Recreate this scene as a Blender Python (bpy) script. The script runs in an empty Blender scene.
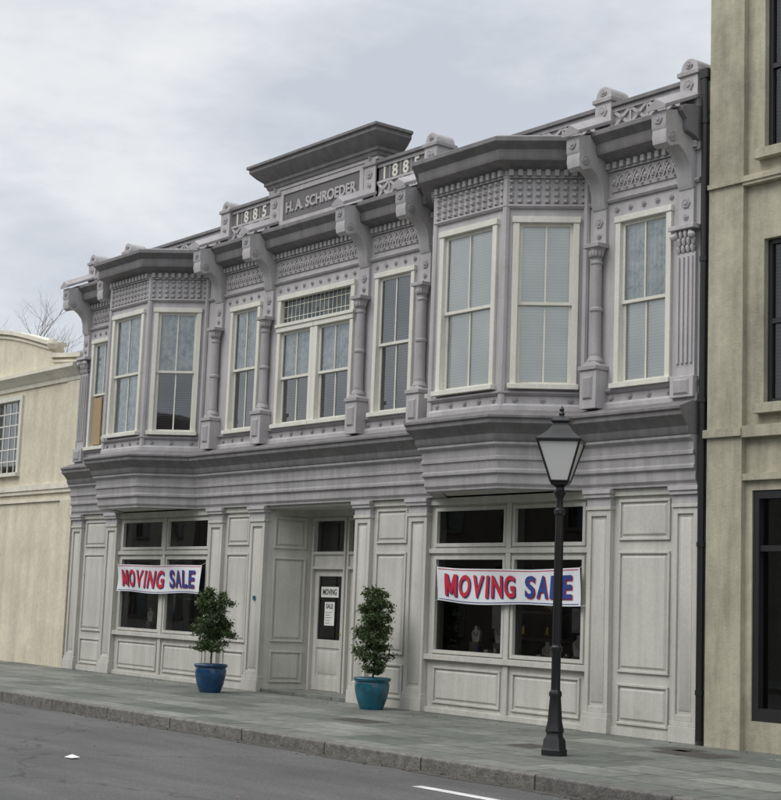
import bpy, bmesh, math, random
from mathutils import Vector, Matrix
random.seed(7)
scene=bpy.context.scene
R=math.radians
# ------------------------------------------------------------------ materials
def newmat(name):
    m=bpy.data.materials.new(name); m.use_nodes=True
    nt=m.node_tree; nt.nodes.clear()
    out=nt.nodes.new('ShaderNodeOutputMaterial')
    return m,nt,out
def N(nt,t,**kw):
    n=nt.nodes.new(t)
    for k,v in kw.items():
        if hasattr(n,k): setattr(n,k,v)
        else: n.inputs[k.replace('_',' ')].default_value=v
    return n
def L(nt,a,b): nt.links.new(a,b)
def ramp(nt,fac,stops):
    r=nt.nodes.new('ShaderNodeValToRGB')
    while len(r.color_ramp.elements)<len(stops): r.color_ramp.elements.new(.5)
    for e,(p,c) in zip(r.color_ramp.elements,stops):
        e.position=p; e.color=(c[0],c[1],c[2],1) if not isinstance(c,(int,float)) else (c,c,c,1)
    L(nt,fac,r.inputs[0]); return r.outputs[0]
def mul(nt,a,b,fac=1.0):
    m=nt.nodes.new('ShaderNodeMix'); m.data_type='RGBA'; m.blend_type='MULTIPLY'
    m.inputs[0].default_value=fac
    for s,i in ((a,6),(b,7)):
        if isinstance(s,tuple): m.inputs[i].default_value=(*s,1)
        else: L(nt,s,m.inputs[i])
    return m.outputs[2]
def mixc(nt,f,a,b):
    m=nt.nodes.new('ShaderNodeMix'); m.data_type='RGBA'
    if isinstance(f,float): m.inputs[0].default_value=f
    else: L(nt,f,m.inputs[0])
    for s,i in ((a,6),(b,7)):
        if isinstance(s,tuple): m.inputs[i].default_value=(*s,1)
        else: L(nt,s,m.inputs[i])
    return m.outputs[2]
def coords(nt,scale=(1,1,1)):
    tc=nt.nodes.new('ShaderNodeTexCoord'); mp=nt.nodes.new('ShaderNodeMapping')
    mp.inputs['Scale'].default_value=scale
    L(nt,tc.outputs['Object'],mp.inputs[0]); return mp.outputs[0]
def noise(nt,vec,scale,detail=4,rough=.55):
    n=nt.nodes.new('ShaderNodeTexNoise'); n.inputs['Scale'].default_value=scale
    n.inputs['Detail'].default_value=detail; n.inputs['Roughness'].default_value=rough
    L(nt,vec,n.inputs['Vector']); return n.outputs[0]
def bump(nt,h,strength,dist):
    b=nt.nodes.new('ShaderNodeBump'); b.inputs['Strength'].default_value=strength
    b.inputs['Distance'].default_value=dist; L(nt,h,b.inputs['Height']); return b.outputs[0]
def paint(name,col,rough=.6,var=.12,streak=.13,bmp=.25,grime=(.5,.47,.43)):
    m,nt,out=newmat(name); v=coords(nt); vs=coords(nt,(7,7,.55))
    c=ramp(nt,noise(nt,v,1.3,6),[(.3,1-var),(.7,1+var*.4)])
    c2=ramp(nt,noise(nt,vs,1.0,5,.6),[(.40,1-streak),(.62,1.0)])
    c3=ramp(nt,noise(nt,v,28,3),[(.3,.93),(.7,1.03)])
    x=mul(nt,mul(nt,mul(nt,col,c),c2),c3)
    g=ramp(nt,noise(nt,v,4.5,7,.7),[(.58,0.0),(.8,.45)])
    x=mixc(nt,g,x,tuple(a*b for a,b in zip(col,grime)))
    p=N(nt,'ShaderNodeBsdfPrincipled',Roughness=rough)
    p.inputs['Specular IOR Level'].default_value=.3
    L(nt,x,p.inputs['Base Color']); L(nt,bump(nt,noise(nt,v,45,4),bmp,.006),p.inputs['Normal'])
    L(nt,p.outputs[0],out.inputs[0]); return m
def simple(name,col,rough=.6,metal=0,spec=.5,bmp=0,bs=40,var=.1):
    m,nt,out=newmat(name); v=coords(nt)
    c=mul(nt,col,ramp(nt,noise(nt,v,6,4),[(.3,1-var),(.7,1+var)]))
    p=N(nt,'ShaderNodeBsdfPrincipled',Roughness=rough,Metallic=metal)
    p.inputs['Specular IOR Level'].default_value=spec
    L(nt,c,p.inputs['Base Color'])
    if bmp: L(nt,bump(nt,noise(nt,v,bs,4),bmp,.005),p.inputs['Normal'])
    L(nt,p.outputs[0],out.inputs[0]); return m
M={}
M['wall']=paint('light_grey_paint',(.49,.473,.476))
M['mauve']=paint('grey_trim_paint',(.395,.376,.382))
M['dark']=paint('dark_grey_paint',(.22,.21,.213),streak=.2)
M['belt']=paint('belt_course_paint',(.41,.395,.398),streak=.18)
M['plaque']=paint('plaque_paint',(.17,.162,.165),streak=.1)
M['store']=paint('storefront_paint',(.58,.57,.52),var=.1,streak=.12)
M['sash']=paint('cream_sash_paint',(.72,.705,.63),var=.06,streak=.08)
M['black']=simple('black_iron',(.012,.012,.013),.42,0,.5,.15,60)
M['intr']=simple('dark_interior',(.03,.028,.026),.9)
M['shelf']=simple('display_shelf',(.11,.09,.075),.7)
M['bust']=simple('display_bust_cloth',(.42,.40,.37),.8,var=.3)
M['paper']=simple('paper',(.75,.75,.72),.8)
M['red']=simple('banner_red',(.50,.015,.04),.6)
M['navy']=simple('banner_blue',(.02,.045,.22),.6)
M['bann']=simple('banner_white',(.74,.75,.78),.55,var=.04)
M['rope']=simple('rope',(.5,.48,.42),.8)
M['ink']=simple('ink',(.05,.05,.05),.8)
M['roof']=simple('roof_membrane',(.10,.10,.105),.85,bmp=.3)
M['slate']=simple('slate_roof',(.16,.17,.19),.7,bmp=.5,bs=12)
M['gold']=simple('brass',(.5,.35,.1),.35,1)
M['boardw']=simple('plywood_board',(.36,.26,.15),.8)
M['greendoor']=simple('dark_bronze_frame',(.02,.02,.022),.4)
M['iron']=simple('cast_iron_cover',(.08,.075,.07),.65,.3,bmp=.6,bs=60)
M['soil']=simple('soil',(.04,.028,.02),.95,bmp=.8)
M['bark']=simple('bark',(.09,.07,.055),.9,bmp=.8,bs=30)
M['mark']=simple('road_marking_white',(.62,.62,.60),.8,bmp=.3,var=.25)
M['gutter']=simple('gutter_dark',(.075,.07,.062),.9,bmp=.8,bs=70,var=.35)
def stucco(name,col,lo=.8):
    m,nt,out=newmat(name); v=coords(nt); vs=coords(nt,(3,3,.35))
    x=mul(nt,col,ramp(nt,noise(nt,v,.9,7,.65),[(.3,lo),(.68,1.1)]))
    x=mul(nt,x,ramp(nt,noise(nt,vs,1.2,6,.65),[(.35,lo),(.6,1.0)]))
    x=mul(nt,x,ramp(nt,noise(nt,v,14,5),[(.3,.9),(.7,1.05)]))
    p=N(nt,'ShaderNodeBsdfPrincipled',Roughness=.9)
    p.inputs['Specular IOR Level'].default_value=.15
    L(nt,x,p.inputs['Base Color']); L(nt,bump(nt,noise(nt,v,35,6,.7),.6,.012),p.inputs['Normal'])
    L(nt,p.outputs[0],out.inputs[0]); return m
M['olive']=stucco('weathered_beige_stucco',(.50,.475,.365),.70)
M['cream']=stucco('cream_stucco',(.69,.635,.50),.86)
M['creamtrim']=stucco('cream_trim',(.75,.71,.60),.88)
M['opp']=stucco('opposite_stucco',(.30,.28,.25))
M['opp2']=stucco('opposite_brick',(.14,.12,.105))
def glassmat(name,tint=(.8,.85,.85),boost=1.0,base=.05,bm=.04):
    m,nt,out=newmat(name); v=coords(nt)
    fr=N(nt,'ShaderNodeFresnel'); fr.inputs['IOR'].default_value=1.52
    ma=N(nt,'ShaderNodeMath',operation='MULTIPLY_ADD'); ma.inputs[1].default_value=boost; ma.inputs[2].default_value=base
    ma.use_clamp=True
    L(nt,fr.outputs[0],ma.inputs[0])
    t=N(nt,'ShaderNodeBsdfTransparent'); t.inputs[0].default_value=(*tint,1)
    g=N(nt,'ShaderNodeBsdfGlossy',Roughness=.015); g.inputs[0].default_value=(.9,.93,.95,1)
    L(nt,bump(nt,noise(nt,v,1.6,2),bm,.02),g.inputs['Normal'])
    mx=N(nt,'ShaderNodeMixShader'); L(nt,ma.outputs[0],mx.inputs[0]); L(nt,t.outputs[0],mx.inputs[1]); L(nt,g.outputs[0],mx.inputs[2])
    L(nt,mx.outputs[0],out.inputs[0]); return m
M['glass']=glassmat('window_glass',(.97,.985,.985),boost=1.9,base=.08,bm=.06)
M['sglass']=glassmat('shop_glass',(.88,.9,.9),1.3,.01,.03)
def lace():
    m,nt,out=newmat('lace_curtain'); v=coords(nt)
    n1=noise(nt,v,7,6,.72)
    c=ramp(nt,n1,[(.36,(.28,.36,.37)),(.48,(.58,.66,.66)),(.62,(.84,.88,.86))])
    fold=N(nt,'ShaderNodeTexWave'); fold.inputs['Scale'].default_value=4; fold.inputs['Distortion'].default_value=1.5; L(nt,v,fold.inputs[0])
    c=mul(nt,c,ramp(nt,fold.outputs[1],[(0,.8),(1,1.05)]))
    p=N(nt,'ShaderNodeBsdfPrincipled',Roughness=.9); L(nt,c,p.inputs['Base Color'])
    L(nt,p.outputs[0],out.inputs[0]); return m
M['lace']=lace()
def blind():
    m,nt,out=newmat('white_blinds'); v=coords(nt)
    w=N(nt,'ShaderNodeTexWave',bands_direction='Z'); w.inputs['Scale'].default_value=7.5; w.inputs['Distortion'].default_value=.12; L(nt,v,w.inputs[0])
    c=mul(nt,(.93,.94,.90),ramp(nt,w.outputs[1],[(0,.86),(.4,1.0)]))
    c=mul(nt,c,ramp(nt,noise(nt,v,1.8,3),[(.35,.9),(.65,1.0)]))
    p=N(nt,'ShaderNodeBsdfPrincipled',Roughness=.7); L(nt,c,p.inputs['Base Color'])
    L(nt,p.outputs[0],out.inputs[0]); return m
M['blind']=blind()
def dblind():
    m,nt,out=newmat('dim_blinds'); v=coords(nt)
    w=N(nt,'ShaderNodeTexWave',bands_direction='Z'); w.inputs['Scale'].default_value=7; L(nt,v,w.inputs[0])
    c=mul(nt,(.10,.09,.09),ramp(nt,w.outputs[1],[(0,.3),(.5,1.1)]))
    p=N(nt,'ShaderNodeBsdfPrincipled',Roughness=.8); L(nt,c,p.inputs['Base Color'])
    L(nt,p.outputs[0],out.inputs[0]); return m
M['dblind']=dblind()
def lattglass():
    m,nt,out=newmat('leaded_glass'); v=coords(nt)
    vo=N(nt,'ShaderNodeTexVoronoi'); vo.inputs['Scale'].default_value=9; L(nt,v,vo.inputs[0])
    c=ramp(nt,vo.outputs['Color'],[(.2,(.03,.04,.045)),(.5,(.10,.12,.12)),(.8,(.05,.04,.03))])
    p=N(nt,'ShaderNodeBsdfPrincipled',Roughness=.12); L(nt,c,p.inputs['Base Color'])
    L(nt,p.outputs[0],out.inputs[0]); return m
M['lead']=lattglass()
def asphalt():
    m,nt,out=newmat('asphalt'); v=coords(nt); vl=coords(nt,(.25,1.4,1))
    x=mul(nt,(.125,.124,.12),ramp(nt,noise(nt,v,.5,6,.6),[(.3,.78),(.7,1.12)]))
    x=mul(nt,x,ramp(nt,noise(nt,vl,1.2,5,.6),[(.35,.80),(.65,1.1)]))
    x=mul(nt,x,ramp(nt,noise(nt,v,110,3,.8),[(.3,.4),(.55,1.0),(.75,2.0)]))
    x=mul(nt,x,ramp(nt,noise(nt,v,38,3,.8),[(.35,.8),(.65,1.15)]))
    x=mul(nt,x,ramp(nt,noise(nt,v,3.0,8,.75),[(.62,1.0),(.72,.72)]))
    vo=N(nt,'ShaderNodeTexVoronoi',feature='DISTANCE_TO_EDGE'); vo.inputs['Scale'].default_value=.42
    wv=N(nt,'ShaderNodeMix',data_type='VECTOR')
    ns=N(nt,'ShaderNodeTexNoise'); ns.inputs['Scale'].default_value=2; ns.inputs['Detail'].default_value=6; L(nt,v,ns.inputs[0])
    wv.inputs[0].default_value=.45; L(nt,v,wv.inputs[4]); L(nt,ns.outputs['Color'],wv.inputs[5]); L(nt,wv.outputs[1],vo.inputs[0])
    x=mul(nt,x,ramp(nt,vo.outputs['Distance'],[(0,.4),(.008,1.0)]),.8)
    p=N(nt,'ShaderNodeBsdfPrincipled',Roughness=.85); L(nt,x,p.inputs['Base Color'])
    L(nt,bump(nt,noise(nt,v,90,4,.7),.7,.012),p.inputs['Normal'])
    L(nt,p.outputs[0],out.inputs[0]); return m
M['asphalt']=asphalt()
def paving():
    m,nt,out=newmat('slate_paving'); v=coords(nt)
    br=N(nt,'ShaderNodeTexBrick'); br.offset=.37; br.offset_frequency=2
    br.inputs['Scale'].default_value=1.0; br.inputs['Mortar Size'].default_value=.012
    br.inputs['Brick Width'].default_value=1.05; br.inputs['Row Height'].default_value=.62
    br.inputs['Color1'].default_value=(.135,.148,.132,1); br.inputs['Color2'].default_value=(.25,.257,.232,1)
    br.inputs['Mortar'].default_value=(.055,.055,.048,1); br.inputs['Mortar Smooth'].default_value=.3
    nz=N(nt,'ShaderNodeTexNoise'); nz.inputs['Scale'].default_value=1.6; nz.inputs['Detail'].default_value=3; L(nt,v,nz.inputs[0])
    mx=N(nt,'ShaderNodeMix',data_type='VECTOR'); mx.inputs[0].default_value=.03; L(nt,v,mx.inputs[4]); L(nt,nz.outputs['Color'],mx.inputs[5])
    L(nt,mx.outputs[1],br.inputs['Vector'])
    x=mul(nt,br.outputs['Color'],ramp(nt,noise(nt,v,.8,7,.65),[(.3,.62),(.68,1.18)]))
    x=mul(nt,x,ramp(nt,noise(nt,v,7,6,.7),[(.35,.72),(.6,1.06)]))
    x=mul(nt,x,ramp(nt,noise(nt,v,2.2,8,.75),[(.6,1.0),(.72,.6)]))
    p=N(nt,'ShaderNodeBsdfPrincipled',Roughness=.75); p.inputs['Specular IOR Level'].default_value=.3
    L(nt,x,p.inputs['Base Color'])
    L(nt,bump(nt,mul(nt,br.outputs['Fac'],(1,1,1)),-.5,.01),p.inputs['Normal'])
    L(nt,p.outputs[0],out.inputs[0]); return m
M['paving']=paving()
def kerbm():
    m,nt,out=newmat('granite_kerb'); v=coords(nt)
    br=N(nt,'ShaderNodeTexBrick'); br.inputs['Scale'].default_value=1; br.inputs['Brick Width'].default_value=1.7; br.inputs['Row Height'].default_value=30
    br.inputs['Mortar Size'].default_value=.012
    br.inputs['Color1'].default_value=(.17,.165,.155,1); br.inputs['Color2'].default_value=(.24,.23,.21,1); br.inputs['Mortar'].default_value=(.04,.04,.035,1)
    L(nt,v,br.inputs['Vector'])
    x=mul(nt,br.outputs['Color'],ramp(nt,noise(nt,v,9,6,.75),[(.3,.45),(.7,1.15)]))
    x=mul(nt,x,ramp(nt,noise(nt,v,60,3),[(.3,.7),(.7,1.2)]))
    p=N(nt,'ShaderNodeBsdfPrincipled',Roughness=.8); L(nt,x,p.inputs['Base Color'])
    L(nt,bump(nt,noise(nt,v,14,6,.7),.8,.03),p.inputs['Normal'])
    L(nt,p.outputs[0],out.inputs[0]); return m
M['kerb']=kerbm()
M['ground']=simple('earth_ground',(.10,.095,.07),.95,bmp=.5)
def leafm():
    m,nt,out=newmat('leaf_green')
    oi=N(nt,'ShaderNodeTexCoord'); n=noise(nt,oi.outputs['Object'],22,2)
    c=ramp(nt,n,[(.3,(.03,.055,.02)),(.5,(.065,.10,.035)),(.7,(.15,.18,.07))])
    p=N(nt,'ShaderNodeBsdfPrincipled',Roughness=.5); L(nt,c,p.inputs['Base Color'])
    tr=N(nt,'ShaderNodeBsdfTranslucent'); L(nt,c,tr.inputs[0])
    mx=N(nt,'ShaderNodeMixShader'); mx.inputs[0].default_value=.25; L(nt,p.outputs[0],mx.inputs[1]); L(nt,tr.outputs[0],mx.inputs[2])
    L(nt,mx.outputs[0],out.inputs[0]); return m
M['leaf']=leafm()
def glaze(name,col):
    m,nt,out=newmat(name); v=coords(nt)
    c=mul(nt,col,ramp(nt,noise(nt,v,7,5),[(.3,.5),(.7,1.3)]))
    p=N(nt,'ShaderNodeBsdfPrincipled',Roughness=.25); L(nt,c,p.inputs['Base Color']); p.inputs['Coat Weight'].default_value=.4
    L(nt,bump(nt,noise(nt,v,12,3),.2,.01),p.inputs['Normal'])
    L(nt,p.outputs[0],out.inputs[0]); return m
M['potblue']=glaze('blue_glaze',(.008,.055,.14))
M['potteal']=glaze('teal_glaze',(.008,.11,.16))
def frost():
    m,nt,out=newmat('frosted_lamp_glass')
    p=N(nt,'ShaderNodeBsdfPrincipled',Roughness=.3); p.inputs['Base Color'].default_value=(.88,.88,.86,1)
    t=N(nt,'ShaderNodeBsdfTranslucent'); t.inputs[0].default_value=(.9,.9,.88,1)
    mx=N(nt,'ShaderNodeMixShader'); mx.inputs[0].default_value=.3; L(nt,p.outputs[0],mx.inputs[1]); L(nt,t.outputs[0],mx.inputs[2])
    L(nt,mx.outputs[0],out.inputs[0]); return m
M['frost']=frost()
# ------------------------------------------------------------------ geometry
class Frame:
    def __init__(s,o,d):
        l=math.hypot(*d); s.o=o; s.d=(d[0]/l,d[1]/l); s.n=(s.d[1],-s.d[0]); s.len=l
    def p(s,u,v,z): return (s.o[0]+s.d[0]*u+s.n[0]*v, s.o[1]+s.d[1]*u+s.n[1]*v, z)
def FR(a,b): return Frame(a,(b[0]-a[0],b[1]-a[1]))
W=Frame((0,0),(1,0))
class Asset:
    def __init__(s,name,loc=(0,0,0)):
        s.e=bpy.data.objects.new(name,None); scene.collection.objects.link(s.e); s.e.location=loc
        s.loc=Vector(loc); s.parts={}
    def g(s,part,mat): 
        return s.parts.setdefault((part,mat),([],[]))
    def add(s,part,mat,vs,fs):
        V,F=s.g(part,mat); b=len(V); V.extend(vs); F.extend([tuple(b+i for i in f) for f in fs])
    def box(s,part,mat,F,u0,u1,v0,v1,z0,z1):
        vs=[F.p(u,v,z) for z in (z0,z1) for v in (v0,v1) for u in (u0,u1)]
        s.add(part,mat,vs,[(0,1,3,2),(4,6,7,5),(0,4,5,1),(1,5,7,3),(3,7,6,2),(2,6,4,0)])
    def frus(s,part,mat,F,u0,u1,z0,z1,v0,v1,ins):
        a=[F.p(u,v0,z) for u,z in ((u0,z0),(u1,z0),(u1,z1),(u0,z1))]
        b=[F.p(u,v1,z) for u,z in ((u0+ins,z0+ins),(u1-ins,z0+ins),(u1-ins,z1-ins),(u0+ins,z1-ins))]
        s.add(part,mat,a+b,[(4,5,6,7),(0,1,5,4),(1,2,6,5),(2,3,7,6),(3,0,4,7),(3,2,1,0)])
    def bar(s,part,mat,F,a,b,w,v0,v1):
        du,dz=b[0]-a[0],b[1]-a[1]; l=math.hypot(du,dz); pu,pz=-dz/l*w/2,du/l*w/2
        q=[(a[0]+pu,a[1]+pz),(a[0]-pu,a[1]-pz),(b[0]-pu,b[1]-pz),(b[0]+pu,b[1]+pz)]
        vs=[F.p(u,v0,z) for u,z in q]+[F.p(u,v1,z) for u,z in q]
        s.add(part,mat,vs,[(0,1,2,3),(7,6,5,4),(0,4,5,1),(1,5,6,2),(2,6,7,3),(3,7,4,0)])
    def quad(s,part,mat,F,u0,u1,v,z0,z1,jit=0):
        j=lambda: random.uniform(-jit,jit)
        s.add(part,mat,[F.p(u0,v+j(),z0),F.p(u1,v+j(),z0),F.p(u1,v+j(),z1),F.p(u0,v+j(),z1)],[(0,1,2,3)])
    def prism_uz(s,part,mat,F,poly,v0,v1):
        n=len(poly); vs=[F.p(u,v0,z) for u,z in poly]+[F.p(u,v1,z) for u,z in poly]
        s.add(part,mat,vs,[tuple(range(n)),tuple(range(2*n-1,n-1,-1))]+[(i,(i+1)%n,n+(i+1)%n,n+i) for i in range(n)])
    def prism_vz(s,part,mat,F,poly,u0,u1):
        n=len(poly); vs=[F.p(u0,v,z) for v,z in poly]+[F.p(u1,v,z) for v,z in poly]
        s.add(part,mat,vs,[tuple(range(n)),tuple(range(2*n-1,n-1,-1))]+[(i,(i+1)%n,n+(i+1)%n,n+i) for i in range(n)])
    def slab(s,part,mat,poly,z0,z1):
        n=len(poly); vs=[(x,y,z0) for x,y in poly]+[(x,y,z1) for x,y in poly]
        s.add(part,mat,vs,[tuple(range(n)),tuple(range(2*n-1,n-1,-1))]+[(i,(i+1)%n,n+(i+1)%n,n+i) for i in range(n)])
    def sweep(s,part,mat,path,prof):
        n=len(path); m=len(prof); vs=[]
        segs=[FR(path[i],path[i+1]).n for i in range(n-1)]
        for i,pt in enumerate(path):
            if i==0: mt=segs[0]
            elif i==n-1: mt=segs[-1]
            else:
                a,b=segs[i-1],segs[i]; k=1+a[0]*b[0]+a[1]*b[1]; mt=((a[0]+b[0])/k,(a[1]+b[1])/k)
            for o,z in prof: vs.append((pt[0]+mt[0]*o,pt[1]+mt[1]*o,z))
        fs=[]
        for i in range(n-1):
            for j in range(m):
                k=(j+1)%m; fs.append((i*m+j,(i+1)*m+j,(i+1)*m+k,i*m+k))
        fs.append(tuple(range(m))); fs.append(tuple((n-1)*m+j for j in reversed(range(m))))
        s.add(part,mat,vs,fs)
    def lathe(s,part,mat,c,prof,seg=16,squash=1,ang=0):
        vs=[];m=len(prof)
        for k in range(seg):
            a=ang+2*math.pi*k/seg
            for r,z in prof: vs.append((c[0]+r*math.cos(a),c[1]+r*math.sin(a)*squash,c[2]+z))
        fs=[]
        for k in range(seg):
            k2=(k+1)%seg
            for j in range(m-1): fs.append((k*m+j,k2*m+j,k2*m+j+1,k*m+j+1))
        fs.append(tuple(k*m for k in range(seg))[::-1]); fs.append(tuple(k*m+m-1 for k in range(seg)))
        s.add(part,mat,vs,fs)
    def disc(s,part,mat,F,u,z,r,v0,h,seg=10):
        rings=[(r,0),(r,h*.5),(r*.8,h*.75),(r*.45,h*.55),(r*.38,h),(r*.15,h*1.15)]
        vs=[];m=len(rings)
        for k in range(seg):
            a=2*math.pi*k/seg; pet=1-.14*(k%2)
            for i,(rr,hh) in enumerate(rings):
                q=rr*(pet if i<3 else 1)
                vs.append(F.p(u+q*math.cos(a),v0+hh,z+q*math.sin(a)))
        fs=[]
        for k in range(seg):
            k2=(k+1)%seg
            for j in range(m-1): fs.append((k*m+j,k2*m+j,k2*m+j+1,k*m+j+1))
        fs.append(tuple(k*m+m-1 for k in range(seg)))
        s.add(part,mat,vs,fs)
    def tube(s,part,mat,a,b,r0,r1,seg=6):
        a=Vector(a);b=Vector(b);d=(b-a).normalized(); x=d.orthogonal().normalized(); y=d.cross(x)
        vs=[];
        for c,r in ((a,r0),(b,r1)):
            for k in range(seg):
                t=2*math.pi*k/seg; vs.append(tuple(c+x*r*math.cos(t)+y*r*math.sin(t)))
        s.add(part,mat,vs,[(k,(k+1)%seg,seg+(k+1)%seg,seg+k) for k in range(seg)]+[tuple(range(seg))[::-1],tuple(range(seg,2*seg))])
    def wall(s,part,mat,F,U0,U1,Z0,Z1,v0,v1,holes):
        us=sorted({U0,U1,*[h[0] for h in holes],*[h[1] for h in holes]})
        for a,b in zip(us,us[1:]):
            if b-a<1e-6: continue
            m=(a+b)/2; hs=sorted([(h[2],h[3]) for h in holes if h[0]<m<h[1]])
            z=Z0
            for h0,h1 in hs:
                if h0>z: s.box(part,mat,F,a,b,v0,v1,z,h0)
                z=h1
            if z<Z1: s.box(part,mat,F,a,b,v0,v1,z,Z1)
    def text(s,part,mat,body,size,loc,ext=.01,off=0,fit=None,shear=0,deform=None,rotz=0):
        cu=bpy.data.curves.new('t','FONT'); cu.body=body; cu.size=size; cu.extrude=ext; cu.offset=off
        cu.align_x='CENTER'; cu.align_y='CENTER'; cu.resolution_u=4; cu.shear=shear
        ob=bpy.data.objects.new('t',cu); scene.collection.objects.link(ob)
        dg=bpy.context.evaluated_depsgraph_get(); me=bpy.data.meshes.new_from_object(ob.evaluated_get(dg))
        xs=[v.co.x for v in me.vertices]; zs=[v.co.y for v in me.vertices]; k=1; xm=(max(xs)+min(xs))/2; zm=(max(zs)+min(zs))/2
        if fit: k=fit/(max(xs)-min(xs))
        V=[]
        for v in me.vertices:
            x,z,y=(v.co.x-xm)*k,v.co.y-zm,-v.co.z
            p=Vector((x,y,z)); p.rotate(Matrix.Rotation(rotz,3,'Z')); p+=Vector(loc)
            if deform: p=deform(p)
            V.append(tuple(p))
        s.add(part,mat,V,[tuple(p.vertices) for p in me.polygons])
        bpy.data.objects.remove(ob); bpy.data.meshes.remove(me)
        return max(zs)-min(zs)
    def finish(s,bevel=()):
        for (part,mat),(V,F) in s.parts.items():
            me=bpy.data.meshes.new(part); me.from_pydata([tuple(Vector(v)-s.loc) for v in V],[],F); 
            if 'glass' not in mat:
                bm=bmesh.new(); bm.from_mesh(me); bmesh.ops.recalc_face_normals(bm,faces=bm.faces); bm.to_mesh(me); bm.free()
            me.materials.append(M[mat])
            for p in me.polygons: p.use_smooth=True
            try: me.set_sharp_from_angle(angle=R(32))
            except Exception: pass
            ob=bpy.data.objects.new(part,me); scene.collection.objects.link(ob); ob.parent=s.e
            if part in bevel:
                b=ob.modifiers.new('bevel','BEVEL'); b.width=.006; b.segments=2; b.limit_method='ANGLE'; b.angle_limit=R(50)
        return s.e
# ------------------------------------------------------------------ main building
A=Asset('victorian_commercial_building')
PATH=[(0,0),(1.9,0),(2.7,-.8),(4.2,-.8),(5.0,0),(11.8,0),(12.6,-.8),(14.1,-.8),(14.9,0),(16.9,0)]
segF=[FR(PATH[i],PATH[i+1]) for i in range(9)]
holes={i:[] for i in range(9)}
def window(F,idx,u0,u1,z0,z1,top='lace',bot=None,uoff=0,sill=True,two=True,c=.085):
    holes[idx].append((u0-uoff+.05,u1-uoff-.05,z0+.03,z1-.05))
    A.box('casings','sash',F,u0,u0+c,-.06,.045,z0+.07,z1-c)
    A.box('casings','sash',F,u1-c,u1,-.06,.045,z0+.07,z1-c)
    A.box('casings','sash',F,u0-.015,u1+.015,-.06,.06,z1-c,z1)
    if sill: A.box('casings','sash',F,u0-.03,u1+.03,-.1,.1,z0,z0+.07)
    a,b=u0+c,u1-c; lo,hi=z0+.07,z1-c; mid=(lo+hi)/2; w=.045
    for (zz0,zz1,v) in ((mid-.02,hi,-.01),(lo,mid+.02,-.045)):
        A.box('sashes','sash',F,a,a+w,v-.03,v,zz0,zz1); A.box('sashes','sash',F,b-w,b,v-.03,v,zz0,zz1)
        A.box('sashes','sash',F,a+w,b-w,v-.03,v,zz0,zz0+w*.95); A.box('sashes','sash',F,a+w,b-w,v-.03,v,zz1-w,zz1)
        if two:
            m=(a+b)/2; A.box('sashes','sash',F,m-.012,m+.012,v-.026,v-.003,zz0+w*.95,zz1-w)
            A.quad('window_glass','glass',F,a+w,m-.012,v-.018,zz0+w*.95,zz1-w,.0009); A.quad('window_glass','glass',F,m+.012,b-w,v-.018,zz0+w*.95,zz1-w,.0009)
    def cur(kind,q0,q1,vv):
        if kind=='lace':
            n=40; vs=[];fs=[]
            for i in range(n+1):
                u=a-.02+(b-a+.04)*i/n; d=.01*math.sin(i*1.3+u*9)
                vs+= [F.p(u,vv+d,q0),F.p(u,vv+d*.7,q1)]
            for i in range(n): fs.append((2*i,2*i+2,2*i+3,2*i+1))
            A.add('curtains',kind,vs,fs)
        else: A.quad('curtains',kind,F,a-.02,b+.02,vv,q0,q1)
    if top: cur(top,mid,hi+.02,-.06 if top=='blind' else -.085)
    if bot: cur(bot,lo,mid,-.085 if bot=='blind' else -.12)
Z0,Z1=4.5,6.84
window(W,0,.46,1.46,Z0,Z1,'lace',None)
A.box('window_board','boardw',W,.6,.95,-.035,-.005,4.62,5.6)
F=segF[2]; window(F,2,.14,1.36,4.53,6.94,'lace','lace')
F=segF[3]; window(F,3,.11,1.02,4.53,6.94,'lace','dblind')
F=segF[1]; window(F,1,.11,1.02,4.53,6.94,'lace','dblind')
F=segF[6]; window(F,6,.14,1.36,4.53,6.94,'blind','blind')
F=segF[7]; window(F,7,.11,1.02,4.53,6.94,'blind','blind')
F=segF[5]; window(F,5,.11,1.02,4.53,6.94,'blind','blind')
window(W,4,5.86,6.84,Z0,Z1,'lace','dblind',5.0)
window(W,4,10.18,11.18,Z0,Z1,'dblind','dblind',5.0)
window(W,4,7.42,8.50,Z0,6.27,'lace','dblind',5.0)
window(W,4,8.54,9.62,Z0,6.27,'lace','dblind',5.0)
window(W,8,15.46,16.44,Z0,Z1,'lace','blind',14.9)
A.box('casings','sash',W,7.40,9.64,-.06,.06,6.75,6.84); A.box('casings','sash',W,7.40,7.50,-.06,.05,6.33,6.75); A.box('casings','sash',W,9.54,9.64,-.06,.05,6.33,6.75)
A.box('casings','sash',W,7.38,9.66,-.06,.08,6.272,6.33)
holes[4].append((2.45,4.59,6.31,6.80))
A.quad('transom_glass','lead',W,7.5,9.54,-.04,6.33,6.75)
for i in range(1,17): A.box('sashes','sash',W,7.5+i*.12-.005,7.5+i*.12+.005,-.045,-.03,6.33,6.75)
for z in (6.44,6.64): A.box('sashes','sash',W,7.5,9.54,-.047,-.028,z-.005,z+.005)
A.box('sashes','sash',W,8.50,8.54,-.06,.04,Z0+.07,6.27)
for i,F in enumerate(segF):
    A.wall('walls','wall',F,0,F.len,4.1,8.0,-.24,-.0,holes[i])
for (x,y) in [(2.7,-.8),(4.2,-.8),(12.6,-.8),(14.1,-.8)]:
    A.lathe('corner_posts','wall',(x,y+.01,4.2),[(.055,0),(.055,3.3)],8)
for (x,y) in [(5.0,0),(14.9,0),(1.9,0),(11.8,0)]:
    A.lathe('corner_posts','wall',(x,y-.02,4.2),[(.05,0),(.05,3.3)],8)
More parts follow.
